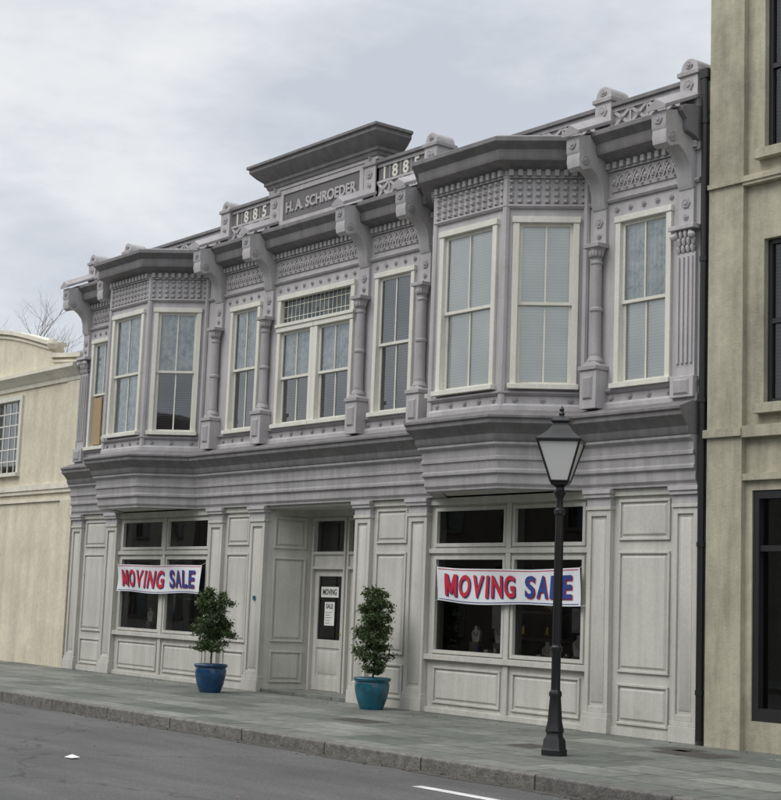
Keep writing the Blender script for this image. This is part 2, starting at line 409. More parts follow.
# belt course
A.sweep('belt_course','belt',PATH,[(-.2,3.17),(.02,3.17),(.02,3.2),(.05,3.24),(.05,3.36),(.09,3.38),(.09,3.42),(.07,3.44),(.10,3.72),(.16,3.76),(.16,3.80),(-.2,3.80)])
A.sweep('belt_mid','belt',PATH,[(.05,3.54),(.105,3.56),(.105,3.60),(.08,3.62)])
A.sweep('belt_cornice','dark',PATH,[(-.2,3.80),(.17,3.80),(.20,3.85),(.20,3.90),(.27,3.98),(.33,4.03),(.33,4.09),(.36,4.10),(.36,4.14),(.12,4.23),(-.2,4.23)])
A.sweep('belt_plinth','wall',PATH,[(-.15,4.23),(.05,4.23),(.05,4.30),(.03,4.33),(-.15,4.33)])
A.sweep('sill_course','mauve',PATH,[(-.1,4.445),(.02,4.445),(.055,4.475),(.055,4.498),(-.1,4.498)])
for x0 in (1.9,11.8):
    P=[(x0+.02,.05),(x0+.8,-.79),(x0+2.3,-.79),(x0+3.08,.05)]
    A.slab('bay_soffits','store',P,3.19,3.26); A.slab('bay_roofs','roof',P,7.99,8.04)
    A.slab('bay_floors','intr',[(x0+.3,.0),(x0+.9,-.56),(x0+2.2,-.56),(x0+2.8,.0)],4.3,4.4)
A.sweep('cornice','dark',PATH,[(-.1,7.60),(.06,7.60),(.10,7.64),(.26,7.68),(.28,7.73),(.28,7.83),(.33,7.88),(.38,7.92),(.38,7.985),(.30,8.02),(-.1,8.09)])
A.sweep('cornice_bed','wall',PATH,[(-.1,7.49),(.05,7.49),(.05,7.505),(.03,7.51),(.03,7.60),(-.1,7.60)])
A.sweep('cornice_bed','mauve',PATH,[(-.05,7.06),(.03,7.06),(.05,7.09),(.03,7.12),(-.05,7.12)])
for i,F in enumerate(segF):
    n=max(1,int((F.len-.06)/.115)); st=F.len/n
    for k in range(n):
        u=(k+.5)*st; A.box('dentils','wall',F,u-.032,u+.032,.02,.095,7.515,7.598)
    bay=i in (1,2,3,5,6,7)
    if bay:
        nc=max(3,int(F.len/.125)); st=F.len/nc
        for k in range(nc):
            for r in range(4):
                u=(k+.5)*st; z=7.165+r*.095; A.frus('studs','wall',F,u-.042,u+.042,z-.036,z+.036,-.01,.045,.022)
    n=max(2,int(F.len/.30)); st=F.len/n
    for k in range(n):
        u=(k+.5)*st; A.disc('rosettes','mauve',F,u,4.388,.042,.0,.03)
def frieze(x0,x1):
    A.box('frieze','mauve',W,x0,x1,-.05,.02,7.2,7.48)
    x=x0+.07
    while x<x1-.05:
        A.disc('frieze_flowers','wall',W,x,7.34,.05,.02,.035)
        A.bar('frieze_flowers','wall',W,(x+.03,7.27),(x+.11,7.42),.018,.015,.045)
        A.bar('frieze_flowers','wall',W,(x+.03,7.42),(x+.11,7.27),.016,.015,.04)
        A.disc('frieze_flowers','wall',W,x+.07,7.235,.022,.02,.025,8); A.disc('frieze_flowers','wall',W,x+.07,7.445,.022,.02,.025,8)
        x+=.14
    x=x0+.1
    while x<x1-.05:
        A.disc('rosettes','mauve',W,x,6.95,.04,.0,.03); x+=.24
for a,b in ((.4,1.55),(5.66,6.95),(7.31,9.73),(10.08,11.28),(15.35,16.5)): frieze(a,b)
POSTS=[.2,1.72,5.48,7.13,9.9,11.46,15.17,16.7]
for x in POSTS:
    tall = 8.78 if x in (5.48,7.13,9.9,11.46) else 8.6
    h=.15
    A.prism_vz('consoles','wall',W,[(-.02,7.0),(.06,6.98),(.10,7.06),(.11,7.2),(.15,7.33),(.24,7.43),(.34,7.49),(.42,7.47),(.50,7.44),(.57,7.48),(.59,7.57),(.58,7.66),(.60,7.70),(.60,7.90),(-.02,8.03)],x-h+.03,x+h-.03)
    vs=[]
    for v,zc in ((.655,7.90),(-.02,8.20)):
        for u,dz in ((-h-.01,0),(h+.01,0),(h+.01,.05),(0,.15),(-h-.01,.05)): vs.append(W.p(x+u,v,zc+dz))
    A.add('console_caps','mauve',vs,[(0,1,2,3,4),(9,8,7,6,5),(0,5,6,1),(1,6,7,2),(2,7,8,3),(3,8,9,4),(4,9,5,0)])
    A.disc('console_flowers','mauve',W,x,7.79,.07,.6,.03)
    Fs=Frame((x+h-.03,0),(0,1)); A.disc('console_flowers','mauve',Fs,-.47,7.58,.075,.0,.02,14); A.disc('console_flowers','mauve',Fs,-.11,7.72,.07,.0,.02,14)
    Fs=Frame((x-h+.03,0),(0,-1)); A.disc('console_flowers','mauve',Fs,.47,7.58,.075,.0,.02,14)
    A.box('parapet_posts','wall',W,x-h,x+h,-.35,.03,8.05,tall)
    A.box('parapet_posts','mauve',W,x-h-.03,x+h+.03,-.38,.06,tall-.09,tall-.03)
    pr=[(x+(h-.01)*math.cos(t),tall+(h*.95)*math.sin(t)) for t in [math.pi*i/12 for i in range(13)]]
    A.prism_uz('parapet_posts','wall',W,pr,-.34,.02)
    A.disc('post_flowers','mauve',W,x,tall+.05,.06,.02,.03)
    A.disc('post_flowers','mauve',W,x,tall-.22,.085,.03,.03,12)
    A.disc('post_flowers','mauve',W,x,tall-.42,.06,.03,.03,12)
    A.box('strips','wall',W,x-.12,x+.12,-.02,.05,6.5,7.0)
    A.disc('post_flowers','mauve',W,x,6.8,.07,.05,.03,12)
    A.disc('post_flowers','mauve',W,x,6.62,.045,.05,.03,10)
    if x in (.2,16.7):
        x0,x1=x-.16,x+.16
        A.box('pilasters','wall',W,x0,x1,-.02,.05,4.55,6.15)
        for k in range(4):
            u=x0+.05+k*.073; A.box('pilasters','wall',W,u-.018,u+.018,.05,.075,4.72,6.1)
        for r in range(3):
            for k in range(4):
                u=x0+.045+k*.077; rr=.04-.004*r
                A.lathe('capitals','wall',W.p(u+(.03 if r==1 else 0),.05+.028*r,6.14+r*.09),[(.008,0),(rr*.7,.03),(rr,.08),(rr*.6,.11),(.005,.12)],7)
        for sx in (-1,1): A.lathe('capitals','wall',W.p(x+sx*.15,.12,6.36),[(.0,-.05),(.04,-.03),(.05,.0),(.04,.03),(0,.05)],10)
        A.box('capitals','wall',W,x0-.05,x1+.05,-.02,.16,6.44,6.5)
        A.box('pedestals','wall',W,x0-.03,x1+.03,-.02,.11,4.28,4.55); A.frus('pedestals','mauve',W,x0+.03,x1-.03,4.31,4.52,.11,.13,.03)
    else:
        pts=[(.11,0),(.12,.03),(.105,.06),(.085,.10),(.09,.13),(.08,.16),(.074,.7),(.09,.72),(.09,.75),(.074,.77),(.07,1.35),(.085,1.37),(.085,1.39),(.07,1.41),(.075,1.46),(.11,1.55),(.125,1.58)]
        A.lathe('columns','mauve',(x,-.085,4.86),[(r,z) for r,z in pts],16)
        for k in range(8):
            a=math.pi*k/7; A.lathe('capitals','mauve',(x-.09*math.cos(a),-.085-.09*math.sin(a),6.31),[(.01,0),(.028,.03),(.03,.08),(.012,.12)],6)
        A.box('capitals','mauve',W,x-.14,x+.14,-.02,.22,6.44,6.5)
        A.box('pedestals','wall',W,x-.15,x+.15,-.02,.22,4.24,4.76); A.box('pedestals','mauve',W,x-.17,x+.17,-.02,.245,4.76,4.82)
        A.prism_uz('pedestals','wall',W,[(x-.14,4.82),(x+.14,4.82),(x+.08,4.88),(x-.08,4.88)],.0,.2)
        A.frus('pedestals','mauve',W,x-.09,x+.09,4.36,4.68,.22,.245,.03)
def parapet(x0,x1,top):
    A.box('parapet','mauve',W,x0,x1,-.32,-.05,7.95,top-.06)
    A.box('parapet_coping','dark',W,x0,x1,-.35,.03,top-.06,top)
    A.box('parapet_rails','wall',W,x0,x1,-.05,-.015,top-.12,top-.065); A.box('parapet_rails','wall',W,x0,x1,-.05,-.015,8.08,8.14)
    zt=top-.12; n=max(1,round((x1-x0)/.34)); st=(x1-x0)/n
    z0=8.14; z1=min(zt,8.37)
    for k in range(n):
        a=x0+k*st; b=a+st
        A.bar('parapet_lattice','wall',W,(a+.02,z0),(b-.02,z1),.045,-.052,-.02); A.bar('parapet_lattice','wall',W,(a+.02,z1),(b-.02,z0),.045,-.052,-.022)
        A.box('parapet_lattice','wall',W,b-.016,b+.016,-.051,-.024,z0,z1)
        A.disc('post_flowers','mauve',W,(a+b)/2,(z0+z1)/2,.045,-.02,.02,8)
for a,b in ((.35,1.57),(1.87,5.33),(11.61,15.02),(15.32,16.55)): parapet(a,b,8.47)
for a,b in ((5.63,6.98),(10.05,11.31)):
    parapet(a,b,8.76)
    A.box('parapet_rails','wall',W,a,b,-.05,-.017,8.37,8.41)
    A.box('date_plaque','plaque',W,a+.02,b-.02,-.05,-.042,8.41,8.64)
    sh=.0 if a<8 else -.02
    w4=(b-a-.16)/4
    for k,ch in enumerate('1885'):
        cx=a+.04+w4*(k+.5)
        if k: A.box('parapet_rails','mauve',W,cx-w4/2-.01,cx-w4/2+.01,-.05,-.03,8.41,8.64)
        A.text('date_numerals','sash',ch,.29,(cx,.035,8.525),.010,.007)
A.box('gable','mauve',W,6.98,10.05,-.45,.0,8.05,8.93)
A.box('gable','wall',W,7.29,9.74,-.0,.03,8.1,8.2); A.box('gable','wall',W,7.29,9.74,0,.03,8.68,8.76)
A.box('gable','wall',W,7.29,7.4,0,.03,8.2,8.68); A.box('gable','wall',W,9.63,9.74,0,.03,8.2,8.68)
A.box('gable_plaque','plaque',W,7.4,9.63,0,.008,8.2,8.68)
A.text('gable_lettering','wall','H. A. SCHROEDER',.26,(8.515,-.02,8.43),.012,.007,fit=2.05)
GP=[(6.95,.45),(6.95,0),(10.08,0),(10.08,.45)]
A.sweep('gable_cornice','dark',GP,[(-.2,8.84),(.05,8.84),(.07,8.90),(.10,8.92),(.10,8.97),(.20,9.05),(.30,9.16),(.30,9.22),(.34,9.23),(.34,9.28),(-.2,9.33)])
A.slab('gable_cornice','roof',[(6.9,0.05),(10.1,0.05),(10.1,.45),(6.9,.45)],9.1,9.335)
A.sweep('gable_bed','wall',GP,[(-.1,8.78),(.03,8.78),(.03,8.84),(-.1,8.84)])
A.box('side_walls','wall',W,0.02,.26,-13,-.3,0,8.4); A.box('side_walls','wall',W,16.62,16.88,-13,-.3,0,8.4); A.box('side_walls','wall',W,0.02,16.88,-13.3,-13,0,8.2)
A.box('roof','roof',W,.26,16.62,-13,-.25,7.85,7.95)
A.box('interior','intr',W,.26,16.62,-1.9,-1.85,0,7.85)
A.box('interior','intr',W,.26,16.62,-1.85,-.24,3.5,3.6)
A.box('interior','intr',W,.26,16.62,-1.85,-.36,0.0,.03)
# ---------------- ground floor
PIL=[(0,.42),(1.5,1.94),(5.43,5.88),(6.8,7.25),(9.84,10.24),(11.2,11.64),(15.0,15.42),(16.5,16.9)]
for a,b in PIL:
    A.box('ground_pilasters','store',W,a,b,-.3,-.03,0,3.17)
    A.box('ground_pilasters','store',W,a-.02,b+.02,-.2,.03,0.0,.2); A.box('ground_pilasters','store',W,a-.01,b+.01,-.2,.012,.2,.26)
    A.box('ground_pilasters','store',W,a,a+.07,-.03,0,.26,2.9); A.box('ground_pilasters','store',W,b-.07,b,-.03,0,.26,2.9)
    A.box('ground_pilasters','store',W,a+.07,b-.07,-.03,0,.26,.34); A.box('ground_pilasters','store',W,a+.07,b-.07,-.03,0,2.82,2.9)
    A.frus('ground_pilasters','store',W,a+.1,b-.1,.38,2.78,-.03,-.012,.03)
    A.box('ground_pilasters','store',W,a-.015,b+.015,-.2,.02,2.9,2.95); A.box('ground_capitals','wall',W,a-.004,b+.004,-.2,.006,2.95,3.06)
    A.box('ground_capitals','wall',W,a-.03,b+.03,-.2,.045,3.06,3.11); A.box('ground_capitals','wall',W,a-.045,b+.045,-.2,.065,3.11,3.168)
def panel(F,u0,u1,z0,z1,v,mat='store'):
    t=.035
    A.box('panel_mouldings',mat,F,u0,u1,v,v+.028,z0,z0+t); A.box('panel_mouldings',mat,F,u0,u1,v,v+.028,z1-t,z1)
    A.box('panel_mouldings',mat,F,u0,u0+t,v,v+.028,z0+t,z1-t); A.box('panel_mouldings',mat,F,u1-t,u1,v,v+.028,z0+t,z1-t)
    A.frus('panel_fields',mat,F,u0+t+.02,u1-t-.02,z0+t+.02,z1-t-.02,v-.002,v+.02,.03)
for a,b in ((.42,1.5),(5.88,6.8),(10.24,11.2),(15.42,16.5)):
    A.box('ground_walls','store',W,a,b,-.3,-.08,0,3.17); A.box('ground_walls','store',W,a,b,-.08,-.045,0,.1)
    A.box('ground_walls','store',W,a+.002,b-.002,-.2,-.034,3.08,3.166)
    for z0,z1 in ((.14,.66),(.80,2.36),(2.5,3.03)): panel(W,a+.1,b-.1,z0,z1,-.08)
for a,b,m in ((1.94,5.43,3.74),(11.64,15.0,13.39)):
    g=[(a+.14,m-.1),(m+.1,b-.14)]; hs=[]
    for u0,u1 in g: hs+=[(u0,u1,.9,2.27),(u0,u1,2.47,2.99)]
    A.wall('shopfront','store',W,a,b,0,3.17,-.28,-.1,hs)
    A.box('shopfront','store',W,a,b,-.1,-.02,.77,.85); A.box('shopfront','store',W,a,b,-.1,-.05,.0,.08)
    A.box('shopfront','store',W,a,b,-.1,-.055,2.34,2.41); A.box('shopfront','store',W,a,b,-.1,-.04,3.06,3.166)
    A.box('shopfront','store',W,m-.05,m+.05,-.1,-.06,.08,.77); A.box('shopfront','store',W,m-.05,m+.05,-.1,-.06,.85,2.34); A.box('shopfront','store',W,m-.05,m+.05,-.1,-.06,2.41,3.06)
    for u0,u1 in g:
        panel(W,u0+.02,u1-.02,.14,.68,-.1)
        for z0,z1 in ((.9,2.27),(2.47,2.99)):
            for q in ((u0-.03,u0+.02,z0-.03,z1+.03),(u1-.02,u1+.03,z0-.03,z1+.03),(u0+.02,u1-.02,z0-.03,z0+.02),(u0+.02,u1-.02,z1-.02,z1+.03)):
                A.box('shopfront_beads','store',W,q[0],q[1],-.14,-.075,q[2],q[3])
            A.quad('shop_glass','sglass',W,u0,u1,-.13,z0,z1)
        A.box('display_shelf','shelf',W,u0-.05,u1+.05,-1.2,-.3,.80,.85)
        # half-length necklace display forms: shoulders, neck, no head
        for k in range(3):
            x=u0+(k+.5)*(u1-u0)/3+random.uniform(-.12,.12); y=.45+random.uniform(0,.3); q=random.uniform(.75,1.1); zb=.85+random.choice([0,.08,.2])
            if zb>.86: A.box('display_risers','shelf',W,x-.1,x+.1,-y-.1,-y+.04,.85,zb)
            prof=[(-.09,0),(.09,0),(.12,.12),(.13,.18),(.10,.215),(.045,.24),(.035,.31),(-.035,.31),(-.045,.24),(-.10,.215),(-.13,.18),(-.12,.12)]
            A.prism_uz('necklace_forms','bust',W,[(x+px*q,zb+pz*q) for px,pz in prof],-y-.05,-y+.0)
            nk=[(x+.055*q*math.cos(t),zb+q*(.20+.075*math.sin(t))) for t in [math.pi+math.pi*i/8 for i in range(9)]]
            for p0,p1 in zip(nk,nk[1:]): A.bar('necklaces','gold',W,p0,p1,.012,-y,-y+.008)
        for k in range(14):
            x=random.uniform(u0+.05,u1-.05); y=random.uniform(.32,.75); s=random.uniform(.015,.045)
            A.box('display_goods',random.choice(['bust','gold','shelf','bust','potteal','navy']),W,x-s,x+s,-y-s,-y+s,.85,.85+random.uniform(.02,.14))
        A.box('display_goods','bust',W,u0+.15,u0+.4,-1.15,-1.12,1.25,1.6)
        A.box('display_goods','shelf',W,u0+.6,u1-.05,-1.5,-1.2,1.1,1.14); A.box('display_goods','shelf',W,u0+.6,u1-.05,-1.5,-1.2,1.5,1.54)
        for k in range(6):
            x=random.uniform(u0+.65,u1-.1); zz=random.choice([1.14,1.54]); A.lathe('display_goods',random.choice(['bust','gold','potteal']),(x,1.3,zz),[(.03,0),(.06,.05),(.04,.12),(.02,.17),(0,.18)],10)
LF=FR((7.25,.1),(7.5,.85)); RF=FR((9.6,.85),(9.84,.1)); BF=Frame((7.5,.85),(1,0))
for F in (LF,RF):
    A.box('entry_walls','store',F,0,F.len,-.12,0,0.0,3.17); A.box('entry_walls','store',F,0,F.len,0,.03,0.02,.12)
    for z0,z1 in ((.16,.7),(.85,2.3),(2.45,3.0)): panel(F,.1,F.len-.1,z0,z1,0)
A.wall('entry_walls','store',BF,0,2.1,0,3.17,-.12,0,[(.1,.98,.05,2.12),(.1,.98,2.42,2.95),(1.12,2.0,.05,2.12),(1.12,2.0,2.42,2.95)])
A.slab('entry_ceiling','store',[(7.2,.05),(9.9,.05),(9.7,.95),(7.4,.95)],3.13,3.168)
A.slab('entry_step','paving',[(7.27,.06),(9.82,.06),(9.6,.86),(7.5,.86)],0.003,.05)
for s in (.1,1.12):
    a,b=s,s+.88
    for q in ((a-.05,a,0.05,3.0),(b,b+.05,0.05,3.0),(a,b,2.12,2.17),(a,b,2.37,2.42),(a,b,2.95,3.0)):
        A.box('door_frame','store',BF,q[0],q[1],0,.035,q[2],q[3])
    A.quad('shop_glass','sglass',BF,a,b,-.05,2.42,2.95)
    d=(-.07,-.03)
    A.box('door','store',BF,a,a+.11,*d,.06,2.12); A.box('door','store',BF,b-.11,b,*d,.06,2.12)
    A.box('door','store',BF,a+.11,b-.11,*d,.06,.28); A.box('door','store',BF,a+.11,b-.11,*d,.78,.92); A.box('door','store',BF,a+.11,b-.11,*d,2.0,2.12)
    A.box('door','store',BF,a+.11,b-.11,-.065,-.045,.28,.78); A.frus('door','store',BF,a+.16,b-.16,.33,.73,-.045,-.03,.03)
    A.quad('shop_glass','sglass',BF,a+.11,b-.11,-.05,.92,2.0)
    A.lathe('door_knob','gold',(7.5+b-.05,.85-.0,1.02),[(.0,-.03),(.025,-.02),(.03,0),(.025,.02),(0,.03)],10)
A.box('door_notice','paper',BF,.28,.78,-.048,-.040,1.64,1.82); A.text('door_notice_text','ink','MOVING',.14,(8.03,.85+.038,1.73),.001,.003,fit=.40)
A.box('door_notice','paper',BF,.40,.68,-.048,-.040,1.16,1.56); A.text('door_notice_text','ink','SALE',.11,(8.04,.85+.038,1.49),.001,.002,fit=.2)
for k in range(5): A.box('door_notice_text','ink',BF,.43,.43+random.uniform(.12,.22),-.041,-.038,1.2+k*.045,1.207+k*.045)
A.box('number_plate','potteal',W,7.0,7.07,0,.01,1.55,1.62)
# banners
def banner(name,x0,x1,z0,z1,y,sag,ph,drop=0):
    Bn=Asset(name,((x0+x1)/2,y,(z0+z1)/2)); w=x1-x0
    def df(p):
        s=(p.x-x0)/w; t=(p.z-z0)/(z1-z0)
        dz=-sag*(1-(2*s-1)**2)-drop*s+.014*math.sin(9*s+ph)*(1-t)+.01*abs(math.sin(6*s+ph))*t
        dy=.026*math.sin(11*s+ph+2.5*t)+.005*math.sin(21*s+2*ph)*(1-t)+.010*math.sin(3*t+9*s)
        return Vector((p.x,p.y+dy,p.z+dz))
    n=80;m=8; vs=[];fs=[]
    for j in range(m+1):
        for i in range(n+1): vs.append(tuple(df(Vector((x0+w*i/n,y,z0+(z1-z0)*j/m)))))
    for j in range(m):
        for i in range(n): fs.append((j*(n+1)+i,j*(n+1)+i+1,(j+1)*(n+1)+i+1,(j+1)*(n+1)+i))
    Bn.add('sheet','bann',vs,fs)
    h=z1-z0
    def strip(mat,a0,a1,b0,b1,off):
        k=60; v=[];f=[]
        for i in range(k+1):
            xx=a0+(a1-a0)*i/k
            for zz in (b0,b1): v.append(tuple(df(Vector((xx,y-off,zz)))))
        for i in range(k): f.append((2*i,2*i+2,2*i+3,2*i+1))
        Bn.add('border',mat,v,f)
    strip('navy',x0+.03,x1-.03,z0+.020,z0+.030,.004); strip('red',x0+.03,x1-.03,z1-.030,z1-.020,.004)
    zc=(z0+z1)/2
    CAP=[.31]
    def glyph(c,part,mat,u,gw,yo,zo):
        if c=='M':
            H=.315
            for (a,b_,c_,d_) in (((0,0),(.24,0),(.24,1),(0,1)),((.76,0),(1,0),(1,1),(.76,1)),((0.0,1),(.27,1),(.62,.12),(.38,.12)),((.73,1),(1,1),(.62,.12),(.38,.12))):
                K=6; V=[];Fc=[]
                for i in range(K+1):
                    t=i/K
                    for e0,e1 in ((a,d_),(b_,c_)) :
                        px=e0[0]+(e1[0]-e0[0])*t; pz=e0[1]+(e1[1]-e0[1])*t
                        V.append(tuple(df(Vector((u-gw/2+gw*px,y-yo,zc+zo-H/2+H*pz)))))
                for i in range(K): Fc.append((2*i,2*i+1,2*i+3,2*i+2))
                Bn.add(part,mat,V,Fc); yo+=.0006
        else:
            Bn.text(part,mat,c,h*.84,(u,y-yo,zc+zo),.0005,.013,fit=gw,deform=df)
    def word(txt,a0,a1,mat,mat2):
        wid={'M':1.25,'O':1.08,'V':1.0,'I':.5,'N':1.05,'G':1.08,'S':.95,'A':1.05,'L':.88,'E':.9}
        tot=sum(wid[c] for c in txt); u=a0
        for c in txt:
            cw=(a1-a0)*wid[c]/tot; gw=cw*.86 if c!='I' else cw*.42
            glyph(c,'outline',mat2,u+cw/2+.012,gw,.010,-.012)
            glyph(c,'lettering',mat,u+cw/2,gw,.017,.0)
            u+=cw
    word('MOVING',x0+.06*w,x0+.585*w,'red','navy'); word('SALE',x0+.645*w,x0+.955*w,'navy','red')
    for (cx,cz,dx) in ((x0,z1,-.1),(x1,z1,.1),(x0,z0,-.1),(x1,z0,.1)):
        p=df(Vector((cx,y,cz))); Bn.tube('ties','rope',p,(cx+dx,.01,cz+(.05 if cz==z1 else .0)),.004,.004,5)
    Bn.finish()
banner('sale_banner',2.12,5.28,1.62,2.14,-.035,.01,0.5)
banner('sale_banner',11.98,14.92,1.64,2.13,-.035,.03,2.2,-.0)
A.finish(bevel=('belt_course','belt_cornice','cornice','consoles','console_caps','parapet_posts','pedestals','casings','ground_pilasters','ground_capitals','panel_mouldings','shopfront','gable_cornice','parapet_coping','capitals','panel_fields'))
D=Asset('drainpipe',(16.98,-.03,0))
D.lathe('pipe','black',(16.98,-.03,0.05),[(.045,0),(.045,8.4)],12)
for z in (.6,2.4,4.2,6.0,7.8): D.lathe('brackets','black',(16.98,-.03,z),[(.055,0),(.055,.06)],12)
D.box('hopper','black',W,16.92,17.05,-.08,.08,8.4,8.52)
D.finish()
# ------------------------------------------------------------------ right building
Rb=Asset('beige_stucco_building',(17.06,0,0))
WR=Frame((0,0),(1,0)); hs=[]
xs=[17.86,20.4,22.9,25.4]
for x in xs: hs+=[(x,x+1.25,4.12,6.16),(x,x+1.25,7.28,9.45)]
hs+=[(17.62+.08,20.2,.35,3.08),(21.2,23.6,.35,3.08),(24.6,26.4,.35,3.08)]
Rb.wall('walls','olive',WR,17.06,27.5,-.2,12.5,-.35,-.05,hs)
Rb.box('corner_pier','olive',WR,17.06,17.6,-.05,.03,-.15,12.5)
Rb.box('string_course','olive',WR,17.6,27.5,-.05,.05,6.86,6.98); Rb.box('string_course','olive',WR,17.06,27.5,.03,.07,6.9,6.96)
Rb.box('string_course','olive',WR,17.6,27.5,-.05,.06,3.72,3.86); Rb.box('string_course','olive',WR,17.03,17.62,.0,.08,3.74,3.84)
Rb.box('string_course','olive',WR,17.6,27.5,-.05,.02,3.2,3.28)
Rb.box('side_wall','olive',WR,17.06,17.3,-14,-.35,0,12.5); Rb.box('side_wall','olive',WR,27.2,27.5,-14,-.35,0,12.5); Rb.box('roof','roof',WR,17.3,27.2,-14,-.35,12,12.1)
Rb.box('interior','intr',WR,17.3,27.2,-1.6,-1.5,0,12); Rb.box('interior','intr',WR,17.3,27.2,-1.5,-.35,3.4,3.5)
for x in xs:
    for z0,z1 in ((4.12,6.16),(7.28,9.45)):
        Rb.box('sills','olive',WR,x-.08,x+1.33,-.05,.07,z0-.12,z0)
        m=(z0+z1)/2
        for q in ((x,x+.06,z0,z1),(x+1.19,x+1.25,z0,z1),(x+.06,x+1.19,z0,z0+.07),(x+.06,x+1.19,z1-.06,z1),(x+.06,x+1.19,m-.03,m+.03)): Rb.box('sashes','greendoor',WR,q[0],q[1],-.2,-.13,q[2],q[3])
        Rb.box('sashes','greendoor',WR,x+.61,x+.64,-.18,-.14,z0+.07,m-.03); Rb.box('sashes','greendoor',WR,x+.61,x+.64,-.18,-.14,m+.03,z1-.06)
        Rb.quad('glass','sglass',WR,x+.06,x+1.19,-.165,z0+.07,z1-.06,.001)
        Rb.quad('blinds','dblind',WR,x+.02,x+1.2,-.26,z0,z1)
for a,b in ((17.7,20.2),(21.2,23.6),(24.6,26.4)):
    Rb.box('shop_frame','greendoor',WR,a,a+.09,-.25,-.07,.35,3.08); Rb.box('shop_frame','greendoor',WR,b-.09,b,-.25,-.07,.35,3.08)
    Rb.box('shop_frame','greendoor',WR,a+.09,b-.09,-.25,-.07,.35,.5); Rb.box('shop_frame','greendoor',WR,a+.09,b-.09,-.25,-.07,2.98,3.08); Rb.box('shop_frame','greendoor',WR,a+.09,b-.09,-.23,-.09,2.35,2.42)
    for k in (1,2): 
        u=a+(b-a)*k/3; Rb.box('shop_frame','greendoor',WR,u-.03,u+.03,-.22,-.1,.5,2.35)
    Rb.quad('glass','sglass',WR,a+.09,b-.09,-.16,.5,2.98)
Rb.finish(bevel=())
# ------------------------------------------------------------------ left building
Lb=Asset('cream_stucco_building',(-5.5,0,0))
c=-5.6
half=[(5.55,6.42),(5.55,6.6),(4.2,6.72),(4.05,6.78),(4.05,7.02)]
for i in range(0,9):
    t=i/8; half.append((3.9-3.9*t, 7.04+.62*math.sin(t*math.pi/2)))
poly=[(c+x,z) for x,z in half]+[(c-x,z) for x,z in reversed(half[:-1])]
hs=[]
wins=[(-4.25,-2.92),(-6.3,-4.97),(-8.4,-7.0)]
for a,b in wins: hs.append((a,b,4.2,5.88))
hs+=[(-5.2,-3.55,0,2.4),(-9.2,-6.2,.7,2.5)]
Lb.wall('walls','cream',W,-11.15,-.05,-.1,6.42,-.3,-.03,hs)
Lb.prism_uz('parapet','cream',W,poly,-.3,-.03)
def cop(P,t=.09):
    for (a,b) in zip(P,P[1:]):
        if abs(a[0]-b[0])<.02: continue
        Lb.bar('coping','creamtrim',W,(a[0],a[1]+.0),(b[0],b[1]+.0),t,-.36,.06)
        Lb.bar('coping','creamtrim',W,(a[0],a[1]-.12),(b[0],b[1]-.12),.05,-.05,.01)
cop([(c+x,z) for x,z in half[1:]]+[(c-x,z) for x,z in reversed(half[1:])])
Lb.lathe('scrolls','creamtrim',(c+4.12,-.02,6.98),[(0,-.12),(.09,-.1),(.13,0),(.09,.1),(0,.12)],14)
Lb.sweep('cornice','creamtrim',[(-11.15,0.03),(-.05,.03),],[(0,6.08),(.04,6.08),(.05,6.16),(.10,6.20),(.13,6.26),(.24,6.34),(.24,6.42),(0,6.48)])
Lb.box('string_course','creamtrim',W,-11.15,-.05,-.03,.05,3.76,3.88)
Lb.box('string_course','creamtrim',W,-11.15,-.05,-.03,.02,3.68,3.76)
Lb.box('string_course','creamtrim',W,-11.15,-.05,-.03,.015,3.5,3.56)
Lb.box('corner_pier','cream',W,-.62,-.05,-.03,.02,0,3.5); Lb.box('corner_pier','cream',W,-.62,-.05,-.03,.02,3.88,6.06)
for a,b in wins:
    Lb.box('casings','sash',W,a-.08,a+.03,-.1,.02,4.2,5.96); Lb.box('casings','sash',W,b-.03,b+.08,-.1,.02,4.2,5.96); Lb.box('casings','sash',W,a+.03,b-.03,-.1,.02,5.86,5.96)
    Lb.box('casings','sash',W,a-.1,b+.1,-.1,.08,4.12,4.2)
    for i in range(5):
        u=a+.03+(b-a-.06)*i/4; Lb.box('sashes','sash',W,u-.014,u+.014,-.09,-.06,4.2,5.86)
    for i in range(7):
        z=4.2+1.66*i/6; Lb.box('sashes','sash',W,a+.03,b-.03,-.092,-.058,z-.014,z+.014)
    Lb.quad('glass','glass',W,a,b,-.075,4.2,5.86)
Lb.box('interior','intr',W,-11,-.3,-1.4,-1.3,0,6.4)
Lb.box('doors','greendoor',W,-5.2,-3.55,-.22,-.15,0,2.4); Lb.quad('glass','sglass',W,-9.2,-6.2,-.15,.7,2.5)
Lb.box('side_walls','cream',W,-.3,-.05,-10,-.3,0,6.4); Lb.box('side_walls','cream',W,-11.15,-10.9,-10,-.3,0,6.4)
Lb.prism_vz('roof','slate',W,[(-.32,6.35),(-4.2,8.15),(-10,6.35)],-10.9,-.32)
Lb.finish(bevel=())
